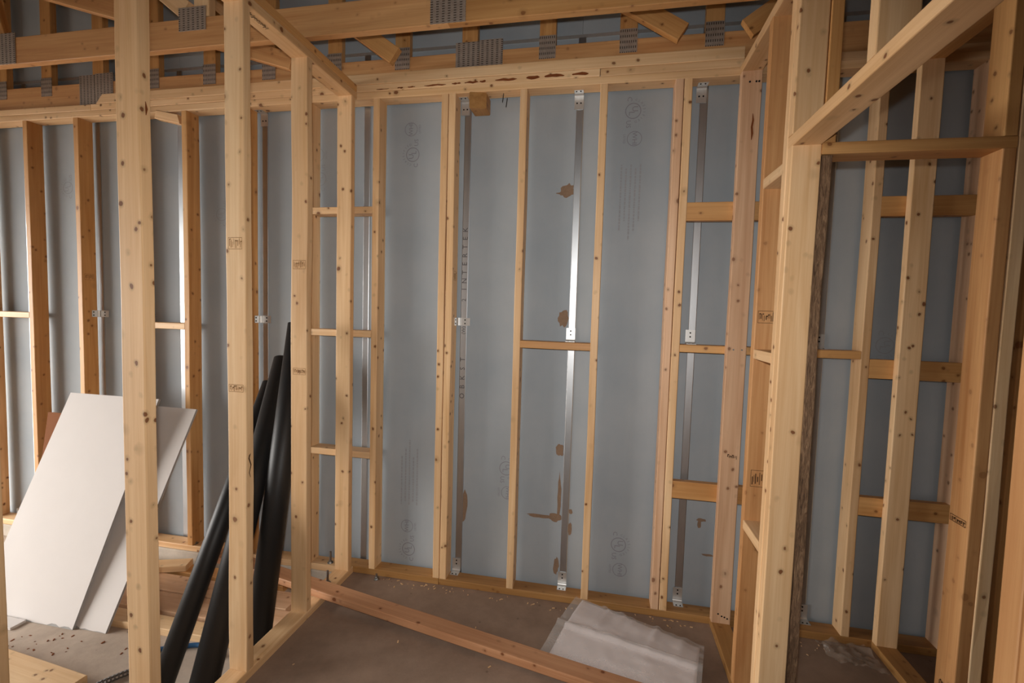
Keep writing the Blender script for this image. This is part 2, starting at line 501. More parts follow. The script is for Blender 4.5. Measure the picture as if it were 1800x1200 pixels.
# lettering on the metal flange beside the double stud
st2 = strips[SEAMS.index(-0.775)]
ink = Ink()
for body, z, sz, sp in (('INTERTEK', 1.835, 0.040, 0.047), ('OBKST', 1.17, 0.040, 0.052)):
    for k, ch in enumerate(body):
        ink.text(ch, sz, z - 1.5 + (k - (len(body) - 1) / 2) * sp, 0)
ink.text('(W)', 0.028, 1.44 - 1.5, 0).text('2', 0.034, 1.61 - 1.5, 0)
ink.done('printed_lettering', 'flange_ink', face_m(-0.775, YP - 0.0062, 1.5, UPW), st2)

def tear(x, z, w, h, seed):
    rnd = random.Random(seed); n = 18; v = []
    for k in range(n):
        a = 2 * math.pi * k / n; r = rnd.uniform(0.68, 1.0)
        v.append((x + w / 2 * r * math.cos(a) * 1.2, YP - 0.0010 - 0.0008 * rnd.random(), z + h / 2 * r * math.sin(a) * 1.2))
    v.append((x, YP - 0.0010, z))
    f = [(k, (k + 1) % n, n) for k in range(n)]
    from_data('paper_tear', v, f, 'tear', Matrix.Identity(4), panel_at(x))
for k, t in enumerate(((-0.215, 2.205, 0.07, 0.07), (-0.225, 2.19, 0.10, 0.02), (-0.215, 1.525, 0.055, 0.09), (-0.208, 0.80, 0.045, 0.07), (-0.203, 0.53, 0.02, 0.26), (-0.137, 0.46, 0.02, 0.03),
        (-0.30, 0.415, 0.15, 0.022), (-0.22, 0.418, 0.07, 0.05), (-0.752, 0.425, 0.045, 0.17), (0.545, 0.49, 0.05, 0.018), (0.535, 0.47, 0.018, 0.05), (0.585, 0.305, 0.06, 0.012), (-0.208, 0.14, 0.03, 0.09), (-0.138, 0.36, 0.02, 0.07))):
    tear(*t, 40 + k)

# ------------------------------------------------------------------ the framed walls
def stamp(parent, m, w, h, seed, mat='stamp', frame=True):
    """a grade stamp: an inked frame with close strokes, in a local XY plane"""
    rnd = random.Random(seed); ink = Ink(); t = 0.0016
    if frame:
        ink.bar(-w / 2, w / 2, -h / 2, -h / 2 + t).bar(-w / 2, w / 2, h / 2 - t, h / 2)
        ink.bar(-w / 2, -w / 2 + t, -h / 2 + t, h / 2 - t).bar(w / 2 - t, w / 2, -h / 2 + t, h / 2 - t)
    x = -w / 2 + 0.005
    while x < w / 2 - 0.006:
        l = rnd.uniform(0.0015, 0.004)
        a = rnd.uniform(-0.42, -0.1) * h; b = rnd.uniform(0.1, 0.42) * h
        ink.bar(x, x + l, a, b)
        if rnd.random() < 0.5: ink.bar(x, x + l + 0.004, b - 0.004, b)
        x += l + rnd.uniform(0.0025, 0.005)
    ink.done('grade_stamp', mat, m, parent)

def clip_mesh(w, la, lb, t=0.0025, r=0.010):
    """angle clip in local YZ: leg la up (+Z) at y=0, leg lb forward (-Y), bend between"""
    pts = [(0, la)]
    for k in range(5):
        a = math.radians(90 * k / 4); pts.append((-r + r * math.cos(a), r - r * math.sin(a)))
    pts.append((-lb, 0))
    vs_ = []; n = len(pts)
    for x in (-w / 2, w / 2):
        for i, (y, z) in enumerate(pts):
            vs_.append((x, y, z))
        for i, (y, z) in enumerate(pts):
            vs_.append((x, y - t if i < n - 1 else y, z + (t if i > 0 else 0)))
    fs = []
    A, B, C_, D = 0, n, 2 * n, 3 * n
    for i in range(n - 1):
        fs += [(A + i, A + i + 1, C_ + i + 1, C_ + i), (B + i, D + i, D + i + 1, B + i + 1),
               (A + i, B + i, B + i + 1, A + i + 1), (C_ + i, C_ + i + 1, D + i + 1, D + i)]
    fs += [(A, C_, D, B), (A + n - 1, B + n - 1, D + n - 1, C_ + n - 1)]
    me = bpy.data.meshes.new('clip'); me.from_pydata(vs_, [], fs); me.update(); return me

def disc(name, x, y, z, d, r, parent, mat='hole'):
    bm = bmesh.new(); bmesh.ops.create_cone(bm, cap_ends=True, segments=10, radius1=r, radius2=r * 0.9, depth=0.0024)
    me = bpy.data.meshes.new('screw'); bm.to_mesh(me); bm.free()
    return mesh_obj(name, me, mat, Matrix.Translation((x, y, z)) @ rot_to(d), parent)

def clip(x, z, kind, parent, w=0.048):
    """kind: 'top' under the top plate, 'sill' on the bottom plate, 'mid' on a block, 'side' on a stud"""
    y = YP - 0.007
    if kind == 'sill':
        o = mesh_obj('angle_clip', clip_mesh(w, 0.075, 0.052), 'clip', Matrix.Translation((x, y, z)), parent)
        for dx in (-0.010, 0.010): disc('screw_head', x + dx, y - 0.042, z + 0.003, (0, 0, 1), 0.0042, o)
        for dz in (0.042, 0.062): disc('screw_head', x, y - 0.0033, z + dz, (0, -1, 0), 0.0042, o)
    elif kind == 'top':
        o = mesh_obj('angle_clip', clip_mesh(w, 0.075, 0.055), 'clip', Matrix.Translation((x, y, z)) @ Matrix.Scale(-1, 4, (0, 0, 1)), parent)
        for dx in (-0.012, 0.010): disc('screw_head', x + dx, y - 0.044, z - 0.003, (0, 0, -1), 0.0042, o)
        for dx in (-0.010, 0.010): disc('screw_head', x + dx, y - 0.0033, z - 0.044, (0, -1, 0), 0.0042, o)
    elif kind == 'mid':
        o = mesh_obj('angle_clip', clip_mesh(w, 0.072, 0.045), 'clip', Matrix.Translation((x, y, z)), parent)
        for dz in (0.036, 0.056): disc('screw_head', x, y - 0.0033, z + dz, (0, -1, 0), 0.0042, o)
        for dx in (-0.010, 0.010): disc('screw_head', x + dx, y - 0.030, z + 0.003, (0, 0, 1), 0.0036, o)
    else:   # side: leg screwed to the stud at its left, other leg flat on the flange
        m = Matrix.Translation((x, y, z)) @ Matrix.Rotation(math.pi / 2, 4, 'Y')
        o = mesh_obj('angle_clip', clip_mesh(w * 0.9, 0.075, 0.050), 'clip', m, parent)
        for dz in (-0.010, 0.010):
            disc('screw_head', x + 0.0034, y - 0.040, z + dz, (1, 0, 0), 0.0042, o)
            disc('screw_head', x + 0.046, y - 0.0033, z + dz, (0, -1, 0), 0.0042, o)
    return o

def bolt(x, y, z, parent, h=0.07):
    bm = bmesh.new()
    bmesh.ops.create_cone(bm, cap_ends=True, segments=8, radius1=0.0065, radius2=0.0065, depth=h, matrix=Matrix.Translation((0, 0, h / 2)))
    bmesh.ops.create_cone(bm, cap_ends=True, segments=6, radius1=0.012, radius2=0.012, depth=0.011, matrix=Matrix.Translation((0, 0, 0.0075)))
    bmesh.ops.create_cone(bm, cap_ends=True, segments=14, radius1=0.018, radius2=0.018, depth=0.003, matrix=Matrix.Translation((0, 0, 0.0015)))
    me = bpy.data.meshes.new('bolt'); bm.to_mesh(me); bm.free()
    return mesh_obj('anchor_bolt', me, 'bolt', Matrix.Translation((x, y, z)), parent)

# --- back wall frame
fb = root('stud_frame', (0, YF, 0), 'long bare lumber stud frame standing in front of the grey liner panels', 'wall frame')
board('bottom_plate', -6.1, -1.474, YF, YB, -0.018, 0.020, 'spf', fb, 'X')
board('bottom_plate', -1.472, -0.860, YF, YB, 0.0, 0.038, 'treated', fb, 'X')
board('bottom_plate', -0.858, 3.3, YF, YB, 0.0, 0.038, 'treated', fb, 'X')
board('top_plate', -6.1, -2.05, YF, YB, HT, HT + ST, 'pale', fb, 'X')
board('top_plate', -2.048, 3.3, YF, YB, HT, HT + ST, 'spf', fb, 'X')
board('top_plate', -6.1, -3.2, YF, YB, HT + ST, HT + 2 * ST, 'pale', fb, 'X')
board('top_plate', -3.198, -0.068, YF, YB, HT + ST, HT + 2 * ST, 'spf', fb, 'X')
board('top_plate', -0.064, 3.3, YF + 0.002, YB, HT + ST, HT + 2 * ST, 'spf', fb, 'X')
board('ceiling_nailer', -3.13, 0.60, YF - 0.002, YF + 0.036, HT + 2 * ST, HT + 2 * ST + 0.056, 'pale', fb, 'X', cut0=-0.05)
# bark streak left on the upper plate
rnd_b = random.Random(12); t = -1.27
while t < -0.12:
    ln = rnd_b.uniform(0.03, 0.13); g = (t + 1.27) / 1.15; v = []; n_ = 14
    for q in range(n_):
        a = 2 * math.pi * q / n_
        v.append((t + ln / 2 + ln / 2 * math.cos(a), YF - 0.0016, HT + ST + 0.008 + 0.010 * g + (0.004 + 0.008 * g) * math.sin(a) * rnd_b.uniform(0.3, 1.1)))
    from_data('bark_streak', v, [tuple(range(n_ - 1, -1, -1))], 'pink_bark', Matrix.Identity(4), fb)
    t += ln + rnd_b.uniform(0.005, 0.05)

STUDS = [(-5.37, 'spf', .02), (-4.966, 'spf', .02), (-4.56, 'orange', .02), (-4.153, 'spf', .02), (-3.747, 'orange', .02), (-3.340, 'orange', .02), (-2.934, 'spf', .02), (-2.530, 'orange', .02), (-2.120, 'orange', .02),
         (-1.702, 'spf', .02), (-1.287, 'spf', .038), (-0.895, 'spf', .038), (-0.852, 'spf', .038), (-0.468, 'spf', .038), (-0.062, 'spf', .038),
         (0.297, 'pink', .038), (0.338, 'spf', .038), (0.753, 'spf', .038), (1.179, 'spf', .038), (1.586, 'pink', .038)]
sobj = {}
for x, m, zb_ in STUDS:
    sobj[x] = board('stud', x, x + ST, YF, YB, zb_, HT, m, fb)
def block(x0, x1, z, mat='spf', tall=False, y0=YF):
    h = SD if tall else ST
    return board('blocking', x0, x1, y0, y0 + (ST if tall else SD), z, z + h, mat, fb, 'X')
block(-4.153 + ST, -3.747, 1.420, 'spf'); block(-2.934 + ST, -2.530, 1.385, 'spf')
for z in (2.076, 1.383, 0.686): block(-1.702 + ST, -1.287, z, 'spf')
block(-0.468 + ST, -0.062, 1.363, 'orange')
block(0.338 + ST, 0.753, 2.020, 'orange', True); block(0.338 + ST, 0.753, 1.375, 'orange'); block(0.338 + ST, 0.753, 0.632, 'orange', True)
block(0.753 + ST, 1.179, 1.375, 'orange')
for z in (2.033, 1.290, 0.638): block(1.179 + ST, 1.586, z, 'orange', True)
# scrap blocks hanging from the top plate
board('scrap_block', -0.738, -0.650, YF + 0.004, YF + 0.10, HT - 0.083, HT - 0.001, 'treated', fb, 'Y', cut0=0.02, r=0.006)
m_ = Matrix.Translation((-2.63, YF + 0.02, HT - 0.030)) @ Matrix.Rotation(0.22, 4, 'Y') @ AX['X']
mesh_obj('scrap_block', lumber_mesh(0.05, 0.05, 0.17, 2, cut1=0.03), 'spf', m_, fb)
for x, z in ((-0.565, HT - 0.05), (-0.545, HT - 0.075)):
    bm = bmesh.new(); bmesh.ops.create_cone(bm, cap_ends=True, segments=6, radius1=0.002, radius2=0.002, depth=0.045)
    me = bpy.data.meshes.new('nail'); bm.to_mesh(me); bm.free()
    mesh_obj('nail', me, 'hole', Matrix.Translation((x, YF + 0.03, z + 0.025)) @ Matrix.Rotation(0.12, 4, 'Y'), fb)
for x in (-2.045, -0.790, -0.172, 0.433): clip(x, HT, 'top', fb)
for x in (-0.785, -0.170, 0.443, 1.047): clip(x, 0.038, 'sill', fb)
clip(-0.172, 1.401, 'mid', fb); clip(0.440, 1.413, 'mid', fb); clip(1.040, 1.413, 'mid', fb)
for x in (-3.300, -2.080, -0.812): clip(x, 1.488 if x > -1 else 1.462, 'side', fb)
for x in (-3.95, -2.50, -1.55): bolt(x, YF + 0.03, 0.020, fb)
stamp(sobj[-0.852], Matrix.Translation((-0.852 + ST + 0.0012, YF + 0.045, 1.74)) @ Matrix(((0, 0, 1, 0), (1, 0, 0, 0), (0, 1, 0, 0), (0, 0, 0, 1))), 0.05, 0.05, 5)
stamp(sobj[-3.340], Matrix.Translation((-3.340 + ST + 0.0012, YF + 0.045, 1.70)) @ Matrix(((0, 0, 1, 0), (1, 0, 0, 0), (0, 1, 0, 0), (0, 0, 0, 1))), 0.06, 0.04, 6)

# --- left partition (hall / garage)
XL0, XL1 = -1.470, -1.384
fp = root('stud_frame', (XL0, 1.0, 0), 'bare stud partition with tall near posts left of the hall, pipes behind it', 'wall frame')
board('bottom_plate', XL0, XL1, -1.4, YF - 0.002, 0.0, ST, 'spf', fp, 'Y')
tp1 = board('top_plate', XL0, XL1, -1.4, YF - 0.002, HT, HT + ST, 'spf', fp, 'Y')
board('top_plate', XL0, XL1, -1.4, YF - 0.002, HT + ST, HT + 2 * ST, 'orange', fp, 'Y')
PST = {}
for y, m in ((-0.80, 'spf'), (-0.40, 'spf'), (0.0, 'spf'), (0.398, 'spf'), (0.800, 'spf'), (1.192, 'spf'), (1.606, 'pale'), (1.999, 'spf'), (2.383, 'spf')):
    PST[y] = board('stud', XL0, XL1, y, y + ST, ST, HT, m, fp, segs=14, wob=0.0022 if 1.5 < y < 2.1 else 0.0010)
bolt(-1.43, 2.25, ST, fp); bolt(-1.22, YF - 0.03, 0.0, fp, 0.03)
stamp(PST[1.606], face_m(-1.425, 1.606 - 0.0022, 1.786, 0.0), 0.062, 0.046, 11)
stamp(PST[1.606], face_m(-1.425, 1.606 - 0.0022, 1.215, 0.0), 0.066, 0.030, 12, 'stamp')
stamp(PST[1.999], face_m(-1.425, 1.999 - 0.0022, 1.745, 0.0), 0.066, 0.042, 13)
stamp(PST[1.999], face_m(-1.425, 1.999 - 0.0022, 1.236, 0.0), 0.066, 0.032, 14)
m_ = Matrix.Translation((XL0 + 0.05, 1.72, HT - 0.0012)) @ Matrix(((0, 1, 0, 0), (1, 0, 0, 0), (0, 0, -1, 0), (0, 0, 0, 1)))
stamp(tp1, m_, 0.14, 0.030, 15, 'black', False)

# --- right partition with the door opening toward the camera
XR0, XR1 = 0.585, 0.674
fr = root('stud_frame', (XR0, 1.7, 0), 'bare stud partition with a door header right of the hall', 'wall frame')
board('bottom_plate', XR0, XR1, 1.722, YF - 0.002, 0.0, ST, 'treated', fr, 'Y')
board('bottom_plate', XR0, XR1, -1.4, 0.79, 0.0, ST, 'treated', fr, 'Y')
board('top_plate', XR0, XR1, -1.4, YF - 0.002, HT, HT + ST, 'spf', fr, 'Y')
q1 = board('stud', XR0, XR1, 2.400, YF - 0.001, ST, HT, 'pink', fr, segs=14)
q2 = board('stud', XR0, XR1, 1.996, 2.034, ST, HT, 'truss', fr, segs=14)
board('king_stud', XR0, XR1, 1.762, 1.800, ST, HT, 'spf', fr, segs=14)
jk = board('jack_stud', XR0, XR1, 1.723, 1.761, ST, 2.122, 'spf', fr, segs=12)
board('cripple_stud', XR0, XR1, 1.723, 1.761, 2.160, HT, 'spf', fr)
board('cripple_stud', XR0, XR1, 1.246, 1.284, 2.160, HT, 'pale', fr)
board('header', XR0, XR1, 0.752, 1.760, 2.122, 2.160, 'spf', fr, 'Y')
board('jack_stud', XR0, XR1, 0.752, 0.790, ST, 2.122, 'truss', fr, segs=12)
board('king_stud', XR0, XR1, 0.713, 0.751, ST, HT, 'truss', fr, segs=12)
board('cripple_stud', XR0, XR1, 0.84, 0.878, 2.160, HT, 'spf', fr)
for z in (2.052, 1.393, 0.700):
    board('blocking', XR0, XR1, 1.801, 1.995, z, z + ST, 'pale' if z > 2 else 'spf', fr, 'Y')
board('strand_board_strip', 0.6765, 0.7080, 1.726, 1.800, 0.0, 2.088, 'osb', fr, segs=30, wob=0.004, r=0.002)
stamp(q2, face_m(0.632, 1.9945, 1.558, 0.0), 0.076, 0.048, 21, 'black')
stamp(q2, face_m(0.640, 1.9945, 0.912, 0.0), 0.074, 0.068, 22, 'black')
stamp(q1, face_m(0.638, 2.3985, 0.880, -0.06), 0.055, 0.028, 23, 'black', False)
for dx in (0.62, 0.648, 0.660): disc('nail_head', dx, 2.3995, 2.645, (0, -1, 0), 0.0045, q1)
for dx, dz in ((0.615, 0.085), (0.632, 0.075), (0.645, 0.072), (0.658, 0.066)): disc('nail_head', dx, 2.3995, dz, (0, -1, 0), 0.0045, q1)
for dx in (0.615, 0.653): disc('nail_head', dx, 2.3995, 1.40, (0, -1, 0), 0.0045, q1, 'bolt')

def streak(parent, pts, w, face, mat='pink_bark'):
    """narrow dark mark following pts on a board face; face maps (u, v) to a point"""
    rnd = random.Random(len(pts)); v = []; f = []
    for k, (a, b) in enumerate(pts):
        h = w * rnd.uniform(0.4, 1.0) * (0.3 if k in (0, len(pts) - 1) else 1)
        v += [face(a - h, b), face(a + h, b)]
    for k in range(len(pts) - 1): f.append((2 * k, 2 * k + 1, 2 * k + 3, 2 * k + 2))
    from_data('dark_streak', v, f, mat, Matrix.Identity(4), parent)
streak(q1, [(0.640, 2.50), (0.643, 2.47), (0.639, 2.44), (0.642, 2.41), (0.640, 2.38)], 0.005, lambda u, v_: (u, 2.3986, v_))
streak(PST[1.606], [(1.622, 0.99), (1.630, 0.96), (1.620, 0.93), (1.631, 0.90), (1.622, 0.87), (1.628, 0.85)], 0.005, lambda u, v_: (XL1 + 0.0022, u, v_), 'black')
streak(PST[1.192], [(1.209, 2.15), (1.212, 2.13), (1.210, 2.11)], 0.006, lambda u, v_: (XL1 + 0.0022, u, v_))

# --- closet front wall (door opening facing the camera) and closet side wall
fc = root('stud_frame', (1.17, 1.72, 0), 'bare stud frame of the dark closet opening at far right', 'wall frame')
board('header', 0.676, 1.212, 1.720, 1.809, 2.090, 2.128, 'orange', fc, 'X')
j4 = board('jack_stud', 1.174, 1.212, 1.720, 1.809, ST, 2.090, 'truss', fc, segs=12)
board('king_stud', 1.2135, 1.2515, 1.720, 1.809, ST, HT, 'pale', fc, segs=12, wob=0.002)
board('stud', 1.270, 1.308, 1.728, 1.817, ST, HT, 'orange', fc)
board('cripple_stud', 0.676, 0.714, 1.720, 1.809, 2.128, HT, 'orange', fc)
board('cripple_stud', 1.176, 1.2125, 1.722, 1.809, 2.128, HT, 'orange', fc)
board('bottom_plate', 1.174, 3.3, 1.720, 1.809, 0.0, ST, 'treated', fc, 'X')
board('top_plate', 0.675, 3.3, 1.720, 1.809, HT, HT + ST, 'orange', fc, 'X')
for x in (1.71, 2.12, 2.52, 2.93): board('stud', x, x + ST, 1.720, 1.809, ST, HT, 'orange', fc)
mY = Matrix(((0, 0, -1, 0), (-1, 0, 0, 0), (0, 1, 0, 0), (0, 0, 0, 1)))      # plane facing -X
stamp(j4, Matrix.Translation((1.174 - 0.0015, 1.765, 0.330)) @ mY, 0.05, 0.045, 31, 'black', False)
stamp(j4, Matrix.Translation((1.174 - 0.0015, 1.765, 0.905)) @ mY, 0.07, 0.022, 32, 'black')

fd = root('stud_frame', (1.313, 2.1, 0), 'short bare stud frame inside the closet, meeting the grey liner wall', 'wall frame')
board('bottom_plate', 1.313, 1.402, 1.811, YF - 0.002, 0.0, ST, 'treated', fd, 'Y')
board('top_plate', 1.313, 1.402, 1.811, YF - 0.002, HT, HT + ST, 'orange', fd, 'Y')
board('stud', 1.313, 1.402, 2.400, YF - 0.001, ST, HT, 'spf', fd, segs=12)

# ------------------------------------------------------------------ roof trusses
def gang_plate(x0, x1, y, z0, z1, parent, turned=False):
    m = Matrix.Translation(((x0 + x1) / 2, y - 0.0014, (z0 + z1) / 2))
    if turned:
        return mesh_obj('connector_plate', box_mesh(z1 - z0, 0.003, x1 - x0, 0.0006), 'gang', m @ Matrix.Rotation(math.pi / 2, 4, 'Y'), parent)
    return mesh_obj('connector_plate', box_mesh(x1 - x0, 0.003, z1 - z0, 0.0006), 'gang', m, parent)

ZC = HT + 2 * ST + 0.001
t1 = root('roof_truss', (-1.0, 2.0, ZC), 'near roof truss with a wide bottom chord crossing above the hall', 'roof truss', 'roof trusses')
Y1 = 2.002
board('bottom_chord', -6.0, -0.712, Y1, Y1 + ST, ZC + 0.012, ZC + 0.150, 'truss', t1, 'X')
board('bottom_chord', -0.711, 3.2, Y1, Y1 + ST, ZC + 0.012, ZC + 0.150, 'orange', t1, 'X')
for x0, x1, z0, z1 in ((-3.29, -3.105, 2.787, 2.945), (-2.083, -1.930, 2.862, 2.972), (-0.792, -0.632, 2.786, 2.90)):
    gang_plate(x0, x1, Y1, z0, z1, t1)
gang_plate(1.0, 1.15, Y1, 2.80, 2.92, t1)
yc = Y1 + ST / 2
zt = ZC + 0.152
beam('web', (-2.30, yc, 2.955), (-3.7, yc, 3.395), SD, ST - 0.001, 'truss', t1)
beam('web', (-2.055, yc + 0.0005, 2.965), (-2.95, yc + 0.0005, 3.68), SD, ST - 0.004, 'pale', t1)
beam('web', (-1.955, yc, zt), (-1.955, yc, 4.2), SD, ST - 0.001, 'pale', t1)
beam('web', (-3.22, yc, zt), (-3.62, yc, 4.1), SD, ST - 0.001, 'orange', t1)
beam('web', (1.10, yc, zt), (1.9, yc, 4.1), SD, ST - 0.001, 'orange', t1)

t2 = root('roof_truss', (-1.0, 2.48, ZC), 'gable roof truss with close verticals sitting on the back wall plates', 'roof truss', 'roof trusses')
Y2 = 2.4765
board('bottom_chord', -6.0, -0.702, Y2, Y2 + ST, ZC, ZC + 0.150, 'truss', t2, 'X')
board('bottom_chord', -0.701, 3.2, Y2, Y2 + ST, ZC, ZC + 0.150, 'truss', t2, 'X')
for k, xc in enumerate((-5.2, -4.79, -4.38, -3.97, -3.595, -3.185, -2.77, -2.367, -1.965, -1.545, -1.137, -0.755, -0.340, 0.066, 0.470, 0.88, 1.29, 1.70, 2.1)):
    board('vertical_web', xc - 0.043, xc + 0.043, Y2, Y2 + ST, ZC + 0.1505, 4.38, 'orange', t2)
    if -4.5 < xc < 1.4 and xc not in (-0.755, -3.185):
        gang_plate(xc - 0.043, xc + 0.043, Y2, ZC + 0.085, ZC + 0.200, t2, True)
gang_plate(-3.33, -3.21, Y2, ZC + 0.01, ZC + 0.195, t2); gang_plate(-3.208, -3.07, Y2, ZC + 0.012, ZC + 0.200, t2)
gang_plate(-0.832, -0.702, Y2, ZC + 0.058, ZC + 0.200, t2); gang_plate(-0.700, -0.575, Y2, ZC + 0.060, ZC + 0.205, t2)
# short diagonal braces between the trusses
for k, (p, q, mt, lb) in enumerate((((-1.52, 2.42, 3.16), (-1.15, 2.42, 2.895), 'orange', 'short amber diagonal brace above the narrow bay left of the wide panels'),
                    ((-0.06, 2.42, 3.13), (0.315, 2.42, 2.895), 'orange', 'short amber diagonal brace above the bay with the printed marks'),
                    ((0.60, 2.42, 2.890), (0.95, 2.42, 3.13), 'orange', 'short amber diagonal brace rising to the right beside the right partition'),
                    ((-2.30, 2.36, 3.06), (-1.72, 2.36, 2.875), 'truss', 'pale diagonal brace seen between the two near left posts'),
                    ((-1.78, 2.075, 2.92), (-2.42, 2.075, 3.43), 'pale', 'pale diagonal brace behind the near truss plate, above the second post'))):
    o = beam('roof_brace', p, q, SD, ST, mt, None)
    tag(o, lb, 'brace', 'diagonal braces above the back wall')

# ------------------------------------------------------------------ loose things on the left
def lean_sheet(name, x0, x1, y0, y1, L, t, label, lift=0.0):
    """gypsum sheet leaning from (y0, floor) back to y1"""
    ang = math.asin((y1 - y0) / L)
    r = root(name, ((x0 + x1) / 2, y0, GF), label, 'drywall sheet', 'leaning drywall offcuts')
    base = Matrix.Translation(((x0 + x1) / 2, y0, GF + lift)) @ Matrix.Rotation(-ang, 4, 'X')
    w = x1 - x0
    m = base @ Matrix.Translation((0, t / 2, L / 2))
    mesh_obj('gypsum_core', box_mesh(w, t - 0.002, L, 0.0008), 'gyp_core', m, r)
    # front paper with a ragged lower edge
    rnd = random.Random(int(x1 * 100)); n = 24; v = []; f = []
    for k in range(n + 1):
        x = -w / 2 + w * k / n
        v += [(x, 0, 0.002 + (rnd.uniform(0, 0.012) if k % 3 else 0)), (x, 0, L - 0.001), (x, 0.0008, 0.002), (x, 0.0008, L - 0.001)]
    for k in range(n):
        a = 4 * k; f += [(a, a + 4, a + 5, a + 1), (a + 1, a + 5, a + 7, a + 3)]
    from_data('face_paper', v, f, 'gyp_face', base @ Matrix.Translation((0, -0.0004, 0)), r)
    mesh_obj('back_paper', box_mesh(w, 0.0008, L, 0), 'gyp_face', base @ Matrix.Translation((0, t - 0.0004, L / 2)), r)
lean_sheet('drywall_sheet', -3.19, -2.545, 1.790, 2.275, 1.185, 0.0127, 'wide white drywall sheet leaning in front, nearest the left edge', 0.0)
lean_sheet('drywall_sheet', -2.98, -2.362, 1.806, 2.350, 1.155, 0.0127, 'white drywall sheet half hidden behind the wider leaning sheet', 0.0)
o = box('drywall_scrap', -3.02, -2.83, 1.72, 1.785, GF, GF + 0.013, 'gyp_face', None, 0.002)
tag(o, 'small white drywall scrap on the floor by the sheets', 'scrap')
me = box_mesh(0.16, 0.006, 1.0, 0.001)
o = mesh_obj('cardboard_strip', me, 'card', Matrix.Translation((-3.50, 2.315, 0.42)) @ Matrix.Rotation(-0.18, 4, 'X'))
o.matrix_basis = Matrix.Translation((-3.47, 2.330, GF + 0.455)) @ Matrix.Rotation(-0.15, 4, 'X') @ Matrix.Scale(0.92, 4, (0, 0, 1))
tag(o, 'brown cardboard strip leaning behind the left drywall sheet', 'cardboard')

def pipe(p, q, r, label):
    p, q = Vector(p), Vector(q); d = q - p; L = d.length
    n = 28; t = 0.007
    prof = [(r - t, 0.0), (r, 0.0), (r, L), (r - t, L)]
    vs_, fs = [], []
    for rr, z in prof:
        for k in range(n):
            a = 2 * math.pi * k / n; vs_.append((rr * math.cos(a), rr * math.sin(a), z))
    for i in range(4):
        for k in range(n):
            a, b = i * n + k, i * n + (k + 1) % n
            c, d_ = ((i + 1) % 4) * n + (k + 1) % n, ((i + 1) % 4) * n + k
            fs.append((a, b, c, d_))
    me = bpy.data.meshes.new('pipe'); me.from_pydata(vs_, [], fs); me.update()
    for pl in me.polygons:
        pl.use_smooth = (pl.index // n) in (1, 3)
    rt_ = root('pipe', p, label, 'pipe', 'black plastic pipes leaning at the partition')
    m = Matrix.Translation(p) @ rot_to(d)
    mesh_obj('pipe_wall', me, 'pipe', m, rt_)
    return rt_
pipe((-1.741, 1.530, GF + 0.03), (-1.867, 2.360, 1.099), 0.0445, 'thinner black pipe, lowest and leftmost of the three leaning pipes')
pipe((-1.581, 1.585, GF + 0.035), (-1.789, 2.375, 1.240), 0.057, 'middle black pipe of the three, between the short and the tallest')
pipe((-1.556, 1.869, GF + 0.025), (-1.612, 2.260, 1.451), 0.057, 'tallest black pipe of the three, closest to the bolted partition end')

def plank(p, q, a, b, mat, label, group=None, spin=0.0):
    """loose board lying from p to q; a = width, b = thickness"""
    p, q = Vector(p), Vector(q); d = (q - p); z = d.normalized()
    y = Vector((0, 0, 1)) - z * z.z; y.normalize(); x = y.cross(z)
    m = Matrix((x, y, z)).transposed().to_4x4() @ Matrix.Rotation(spin, 4, 'Z'); m.translation = (p + q) / 2
    o = mesh_obj('loose_board', lumber_mesh(a, b, d.length, max(3, int(d.length / 0.2)), r=0.004), mat, m)
    tag(o, label, 'board', group)
    return o
plank((-2.18, 2.300, 0.0765), (0.48, 1.822, 0.0195), SD, ST, 'plank', 'long pinkish two-by-four lying across the bottom plate and the hall floor')
G = 'scrap lumber lying on the garage floor'
plank((-2.60, 1.900, GF + 0.019), (-1.68, 1.905, GF + 0.019), SD, ST, 'pale', 'pale board with a bright edge, nearest of the floor lumber by the pipes', G)
plank((-2.75, 2.035, GF + 0.019), (-1.53, 2.05, GF + 0.019), 0.14, ST, 'pink', 'wide brown board, third out from the kerb, beside the pale one', G)
plank((-2.90, 2.19, GF + 0.019), (-1.60, 2.20, GF + 0.019), 0.14, ST, 'pink', 'wide brown board, second out from the concrete kerb', G)
plank((-2.85, 2.33, GF + 0.019), (-1.75, 2.35, GF + 0.019), SD, ST, 'orange', 'board lying tight against the concrete kerb', G)
plank((-2.62, 2.27, GF + 0.057), (-2.42, 2.345, GF + 0.057), SD, ST, 'pale', 'short pale offcut lying on the boards beside the kerb', G)
plank((-2.90, 1.545, GF + 0.019), (-2.13, 1.475, GF + 0.019), 0.14, ST, 'pale', 'pale board end lying alone at the bottom left', G)
plank((-3.6, 2.37, GF + 0.05), (-3.0, 2.40, GF + 0.05), SD, ST, 'pink', 'pinkish board behind the leaning sheets by the kerb', G)

